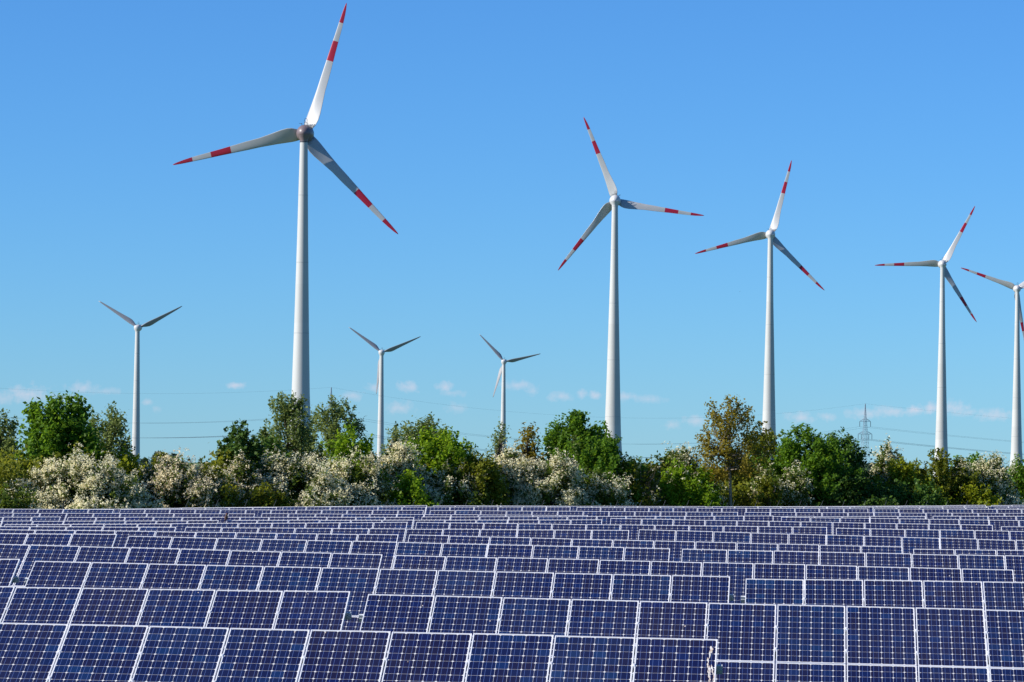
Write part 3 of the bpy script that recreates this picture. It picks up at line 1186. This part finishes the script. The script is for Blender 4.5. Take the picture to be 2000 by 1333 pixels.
    stem.append(tuple(Vector(stem[-1]).lerp(fin, 0.5) + Vector((rs.uniform(-.15, .15), rs.uniform(-.15, .15), 0))))
    stem.append(tuple(fin))
    b.tube(stem, [th * 1.25, th, th * 0.85, th * 0.45, th * 0.1], 7)
    nl = min(n, 26 if sparse else 16)
    pick = rs.choice(n, nl, replace=False)
    for i in pick:
        e = Vector(cl[i])
        f = float(np.clip((e.z - sp) / max(0.3, fin.z - sp) * 0.6 + rs.uniform(-.1, .05), 0.02, 0.9))
        s = Vector(stem[2]).lerp(fin, f)
        mid = s.lerp(e, 0.55) + Vector((0, 0, 0.12 * (e - s).length)) + Vector(rs.normal(size=3) * 0.08)
        r0 = th * (0.5 - 0.32 * f)
        b.tube([s, mid, e], [r0, r0 * 0.55, r0 * 0.15], 5)
        if sparse or twigs:
            for j in rs.choice(n, 3, replace=False):
                e2 = Vector(cl[j])
                if (e2 - mid).length < 0.5 * hh:
                    b.tube([mid, mid.lerp(e2, .5) + Vector((0, 0, .06)), e2], [r0 * .4, r0 * .25, .006], 4)
    b.build('trunk', M[bark], root, True)
    if twigs:
        b = MB()
        for _ in range(twigs):
            a0 = rs.uniform(0, 6.28)
            r_ = rs.uniform(.2, 1.0)
            tt = rs.uniform(.25, .95)
            e = Vector((r_ * math.cos(a0) * W * .95, r_ * math.sin(a0) * D * .95, z0 + tt * hh))
            s = Vector((e.x * .45 + rs.uniform(-.2, .2), e.y * .45, max(.1, e.z - rs.uniform(.7, 1.4))))
            b.tube([s, s.lerp(e, .5) + Vector(rs.normal(size=3) * .08), e], [.018, .012, .004], 4)
        o = b.build('dead_twigs', M['twig'], root)
        o['kind'] = 'stuff'
    return root


T = 'tree'
S = 'shrub'
HW = 'flowering hawthorn bushes in the hedge'
GS = 'green shrubs in the hedge'
TR = 'trees rising behind the hedge'
PL = [
    # ---- trees behind
    ('tree', 'pale sparse grey-green tree at the left edge', T, 4, 46, 803, 10, 'grey', dict(shape='round', zlow=.10, sparse=True, dens=2.2, size=.11, group=TR)),
    ('tree', 'big dense green tree left of the far left turbine', T, 116, 77, 773, 5, 'maple', dict(shape='round', zlow=.06, dens=1.5, size=.14, clump=.46, group=TR, trunk=.22)),
    ('tree', 'airy grey-green tree right beside the big dense green tree', T, 212, 50, 793, 9, 'grey', dict(shape='round', zlow=.10, sparse=True, dens=2.1, size=.10, group=TR)),
    ('tree', 'dark windswept tree with separate spiky shoots', T, 446, 64, 824, 2, 'deep', dict(shape='dome', zlow=.18, dens=.95, upright=.55, clump=.5, size=.14, lean=.10, group=TR)),
    ('tree', 'grey-green tree in front of the nearest turbine tower', T, 562, 60, 768, 5, 'grey', dict(shape='round', zlow=.14, dens=.95, sparse=False, size=.10, clump=.38, upright=.3, group=TR, trunk=.16)),
    ('tree', 'grey-green tree just right of the nearest turbine tower', T, 656, 62, 776, 6, 'grey', dict(shape='round', zlow=.16, dens=.9, size=.10, clump=.38, upright=.3, group=TR, trunk=.15)),
    ('shrub', 'bluish green bush left below the nearest turbine tower', S, 532, 40, 852, 3, 'dark', dict(dens=.9, group=GS)),
    ('shrub', 'bright green bush with upright shoots right of the nearest turbine tower', S, 692, 48, 834, 0, 'bright', dict(shape='dome', zlow=.2, upright=.55, dens=1.1, group=GS)),
    ('tree', 'sparse tree top right of the second small turbine', T, 836, 60, 812, 9, 'grey', dict(shape='round', zlow=.4, sparse=True, dens=1.8, size=.10, group=TR)),
    ('tree', 'thin airy sapling at the foot of the second small turbine', T, 768, 26, 824, 9, 'grey', dict(shape='oval', zlow=.3, sparse=True, dens=.9, size=.10, group=TR)),
    ('tree', 'rounded bright green tree below the sparse tree top', T, 858, 76, 839, 1, 'bright', dict(shape='round', zlow=.25, dens=1.5, group=TR)),
    ('tree', 'thin airy tree in front of the smallest turbine', T, 974, 28, 822, 8, 'grey', dict(shape='oval', zlow=.3, sparse=True, dens=1.1, size=.10, group=TR)),
    ('tree', 'small bronze-leaved tree between the smallest turbine and rounded tree', T, 1032, 36, 827, 6, 'brown', dict(shape='oval', zlow=.3, sparse=True, dens=1.7, size=.11, group=TR)),
    ('tree', 'rounded saturated green tree left of the second large turbine', T, 1116, 60, 803, 5, 'maple', dict(shape='round', zlow=.16, dens=1.7, clump=.46, group=TR, trunk=.18)),
    ('tree', 'lower green tree covering the foot of the second large turbine', T, 1172, 42, 826, 6, 'maple', dict(shape='round', zlow=.25, dens=1.3, group=TR)),
    ('tree', 'small grey-green tree in front of the rounded green tree', T, 1126, 20, 848, 3, 'grey', dict(shape='oval', zlow=.4, dens=1.2, size=.1, group=TR)),
    ('shrub', 'wide green bush with upright shoots below the second large turbine', S, 1160, 82, 858, 1, 'maple', dict(zlow=.15, upright=.55, dens=1.25, group=GS)),
    ('tree', 'bronze-leaved young tree with a pale bare trunk', T, 1430, 70, 774, -3, 'brown', dict(shape='oval', zlow=.40, sparse=True, dens=1.15, size=.10, clump=.4, bark='bark_pale', trunk=.095, group=TR, twigs=0)),
    ('shrub', 'golden olive bush beside the bronze-leaved tree', S, 1478, 46, 842, 4, 'olive', dict(shape='round', zlow=.2, dens=1.2, size=.11, group=GS)),
    # ---- hedge, left to right
    ('shrub', 'low white flowering bush at the left edge', S, 10, 48, 950, -3, 'thorn', dict(blossom=.35, group=HW, dens=1.0)),
    ('shrub', 'small green bush below the big dense tree', S, 60, 52, 905, 3, 'olive', dict(group=GS, dens=1.0)),
    ('hawthorn', 'largest white flowering hawthorn, below the far left turbine', S, 158, 104, 888, -1, 'thorn', dict(blossom=.78, dens=1.25, group=HW)),
    ('shrub', 'yellow-green bush at the foot of the far left turbine', S, 226, 46, 874, 2, 'yellow', dict(group=GS, zlow=.2)),
    ('hawthorn', 'creamy flowering hawthorn right of the far left turbine', S, 346, 62, 886, 0, 'thorn', dict(blossom=.75, blossom_leaf='blossom_pink', group=HW, dens=1.2)),
    ('shrub', 'small olive bush behind the creamy hawthorn', S, 315, 34, 884, 4, 'olive', dict(group=GS)),
    ('shrub', 'brownish olive bush with bare twigs below the windswept tree', S, 415, 58, 908, -1, 'olive', dict(group=GS, twigs=90, blossom=.18, dens=.95)),
    ('hawthorn', 'slender flowering hawthorn under the windswept tree', S, 468, 46, 886, 0, 'thorn', dict(blossom=.62, blossom_leaf='blossom_pink', group=HW, upright=.35)),
    ('hawthorn', 'broad creamy hawthorn below the nearest turbine', S, 572, 74, 884, -1, 'thorn', dict(blossom=.72, group=HW, dens=1.2)),
    ('shrub', 'low olive bush at the foot of the broad creamy hawthorn', S, 520, 44, 945, -3, 'olive', dict(group=GS)),
    ('hawthorn', 'flowering hawthorn below the upright bright green bush', S, 690, 62, 884, -1, 'thorn', dict(blossom=.66, group=HW, dens=1.1)),
    ('hawthorn', 'tall pointed white hawthorn below the sparse tree top', S, 782, 56, 864, 0, 'thorn', dict(blossom=.70, shape='spire', group=HW, upright=.4, dens=1.25)),
    ('shrub', 'yellow-green bush in front of the pointed hawthorn', S, 795, 52, 920, -3, 'bright', dict(group=GS, dens=1.1)),
    ('hawthorn', 'shaded hawthorn right of the yellow-green bush', S, 874, 58, 897, -1, 'thorn', dict(blossom=.48, group=HW)),
    ('shrub', 'olive green rounded bush between two white hawthorns', S, 945, 42, 884, -2, 'olive', dict(group=GS, dens=1.2)),
    ('hawthorn', 'white hawthorn with ragged top below the smallest turbine', S, 1004, 52, 872, 0, 'thorn', dict(blossom=.74, group=HW, upright=.35, dens=1.1)),
    ('hawthorn', 'domed white hawthorn below the rounded green tree', S, 1074, 58, 889, -2, 'thorn', dict(blossom=.74, group=HW, dens=1.15)),
    ('hawthorn', 'low white hawthorn below the wide upright green bush', S, 1160, 54, 908, -2, 'thorn', dict(blossom=.55, group=HW)),
    ('shrub', 'brown bush of dead twigs right of the low white hawthorn', S, 1246, 50, 893, -1, 'olive', dict(group=GS, twigs=170, dens=.6, blossom=.12)),
    ('hawthorn', 'green hawthorn with few blossoms left of the bronze-leaved tree', S, 1322, 66, 868, 2, 'thorn', dict(blossom=.25, group=HW, upright=.35, dens=1.1)),
    ('shrub', 'bright green bush in front of the sparsely blossoming hawthorn', S, 1342, 50, 903, -2, 'bright', dict(group=GS, dens=1.1, blossom=.06)),
    ('hawthorn', 'thin white hawthorn just left of the pale trunk', S, 1382, 22, 898, 1, 'thorn', dict(blossom=.5, group=HW)),
    ('shrub', 'low olive bush at the foot of the bronze-leaved tree', S, 1496, 34, 930, -2, 'olive', dict(group=GS, twigs=30)),
    ('hawthorn', 'white specked hawthorn right of the bronze-leaved tree', S, 1522, 42, 900, -1, 'thorn', dict(blossom=.42, group=HW)),
    ('shrub', 'tall dark green bush below the third large turbine', S, 1574, 74, 834, 0, 'maple', dict(group=GS, dens=1.25, zlow=.04)),
    ('shrub', 'dark green bush left of the lattice pylon', S, 1638, 52, 846, 1, 'dark', dict(group=GS, dens=1.2)),
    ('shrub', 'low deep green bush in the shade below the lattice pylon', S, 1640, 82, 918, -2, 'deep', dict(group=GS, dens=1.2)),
    ('hawthorn', 'hawthorn with long arching white sprays right of the pylon', S, 1732, 44, 860, 1, 'thorn', dict(blossom=.5, group=HW, upright=.5, shape='spire', dens=1.2)),
    ('shrub', 'olive green bush in front of the arching hawthorn', S, 1764, 62, 898, -1, 'yellow', dict(group=GS, dens=1.1)),
    ('shrub', 'low dark bush under the olive green bush', S, 1770, 66, 938, -3, 'dark', dict(group=GS)),
    ('shrub', 'olive green bush at the foot of the fourth large turbine', S, 1836, 58, 880, 0, 'olive', dict(group=GS, upright=.45, dens=1.2)),
    ('hawthorn', 'white hawthorn between the two rightmost towers', S, 1896, 40, 897, -1, 'thorn', dict(blossom=.38, group=HW)),
    ('hawthorn', 'pointed white hawthorn left of the rightmost tower', S, 1938, 44, 883, -1, 'thorn', dict(blossom=.62, group=HW, shape='spire', upright=.4, dens=1.2)),
    ('shrub', 'green bush behind the pointed white hawthorn', S, 1900, 36, 886, 3, 'maple', dict(group=GS)),
    ('shrub', 'green bush at the right edge below the rightmost turbine', S, 1994, 36, 892, 0, 'maple', dict(group=GS, blossom=.15)),
    ('shrub', 'low yellow-green bush at the foot of the pointed hawthorn', S, 1905, 44, 946, -3, 'yellow', dict(group=GS)),
]
for i, (nm, lab, cat, cx, hw, ty, off, lf, kw) in enumerate(PL):
    if cat == T:
        ty += 6
    if cat == S:
        hw *= 1.32
        ty += 15 if nm == 'hawthorn' else 6
    plant(nm, lab, cat, cx, hw, ty, off, lf, seed=11 + i * 7, **kw)


# tangled low growth that fills the hedge between the bushes
def understorey():
    rs = np.random.RandomState(77)
    n = 1300
    px = rs.uniform(-60, 2060, n)
    Y = hedge_y(px) + rs.uniform(0.5, 5.0, n)
    x = (px - 1000) / FPX * Y
    top = 3.9 + 0.5 * np.sin(px / 60.0) + 0.35 * np.sin(px / 23.0 + 1)
    z = top * rs.uniform(0.05, 1, n) ** 0.8
    c = np.stack([x, Y, z], 1)
    per = 70
    k = np.repeat(np.arange(n), per)
    pos = c[k] + rs.normal(size=(len(k), 3)) * 0.36
    nr = unit(np.array([-.4, -.3, .5]) + rs.normal(size=(len(k), 3)) * .8)
    ok = pos[:, 2] > .02
    v = quads(pos[ok], nr[ok], .14, rs)
    o = link(bpy.data.objects.new('undergrowth', quad_mesh('undergrowth', v, LEAF['olive'])))
    set_props(o, 'tangled green undergrowth filling the hedge behind the bushes', 'undergrowth', kind='stuff')


understorey()


# distant woods on the plain, a far mass
def far_wood():
    rs = np.random.RandomState(4)
    pos, nr = [], []
    for (px, ty, hw, Y) in ((282, 897, 9, 900), (312, 884, 15, 600), (338, 889, 10, 640), (40, 915, 60, 420), (1905, 905, 40, 900), (1240, 905, 60, 900), (1700, 905, 60, 900), (930, 900, 40, 900)):
        c = at(px, ty, Y)
        W = hw * Y / FPX
        n = 2600
        d = unit(rs.normal(size=(n, 3))) * rs.uniform(.6, 1, (n, 1))
        h = c.z
        p = d * np.array([W, W * .7, h * .5]) + np.array([c.x, c.y, h * .5])
        pos.append(p); nr.append(unit(d + rs.normal(size=(n, 3)) * .5))
    v = quads(np.concatenate(pos), np.concatenate(nr), .9, rs)
    o = link(bpy.data.objects.new('far_wood', quad_mesh('far_wood', v, LEAF['far'])))
    set_props(o, 'distant bluish trees on the plain behind the hedge', 'trees', kind='stuff')


far_wood()


# ------------------------------------------------------------------ birds
def perched_bird():
    p = at(441.5, 1019.5, row_c(8) + 3.3)
    k, s = 8, row_s(8, 441.5, 1017)
    z = top_z(8, s)
    q = row_pt(8, s, z)
    root = empty('bird', (q.x, q.y - 0.02, q.z))
    set_props(root, 'small reddish brown bird perched on a far panel edge', 'bird')
    b = MB()
    prof = [(-0.02, 0.01, .015), (-0.01, 0.035, .04), (0.0, 0.07, .056), (0.008, 0.115, .058), (0.012, 0.155, .042), (0.02, 0.18, .036), (0.028, 0.205, .038), (0.03, 0.23, .026), (0.03, .24, .008)]
    b.tube([(x, 0, z) for x, z, r in prof], [r for x, z, r in prof], 10)
    b.tube([(0.055, 0, .208), (0.095, 0, .203)], [.012, .002], 5)
    b.tube([(-0.015, 0, 0.04), (-0.06, 0, -0.05), (-0.075, 0, -.09)], [.03, .02, .012], 6)
    b.build('body', M['bird'], root, True)
    for y in (-.02, .02):
        b = MB()
        b.tube([(0.0, y, .03), (0.01, y, 0.0)], .006, 5)
        b.build('leg', M['bird'], root)
    return root


perched_bird()


def flying_bird():
    p = at(1445, 570, 900)
    root = empty('bird', p)
    set_props(root, 'tiny dark bird flying in the sky below the third turbine', 'bird')
    b = MB()
    b.tube([(-.1, 0, 0), (0, 0, .01), (.1, 0, .0), (.13, 0, 0)], [.01, .035, .025, .004], 8)
    b.build('body', M['bird'], root, True)
    for s in (-1, 1):
        b = MB()
        b.rings([[(-.04, s * .02, .0), (.05, s * .02, 0), (.05, s * .02, .012), (-.04, s * .02, .012)], [(-.03, s * .12, .04), (.04, s * .12, .04), (.04, s * .12, .05), (-.03, s * .12, .05)], [(-.05, s * .24, .01), (-.03, s * .24, .01), (-.03, s * .24, .014), (-.05, s * .24, .014)]])
        b.build('wing', M['bird'], root)


flying_bird()
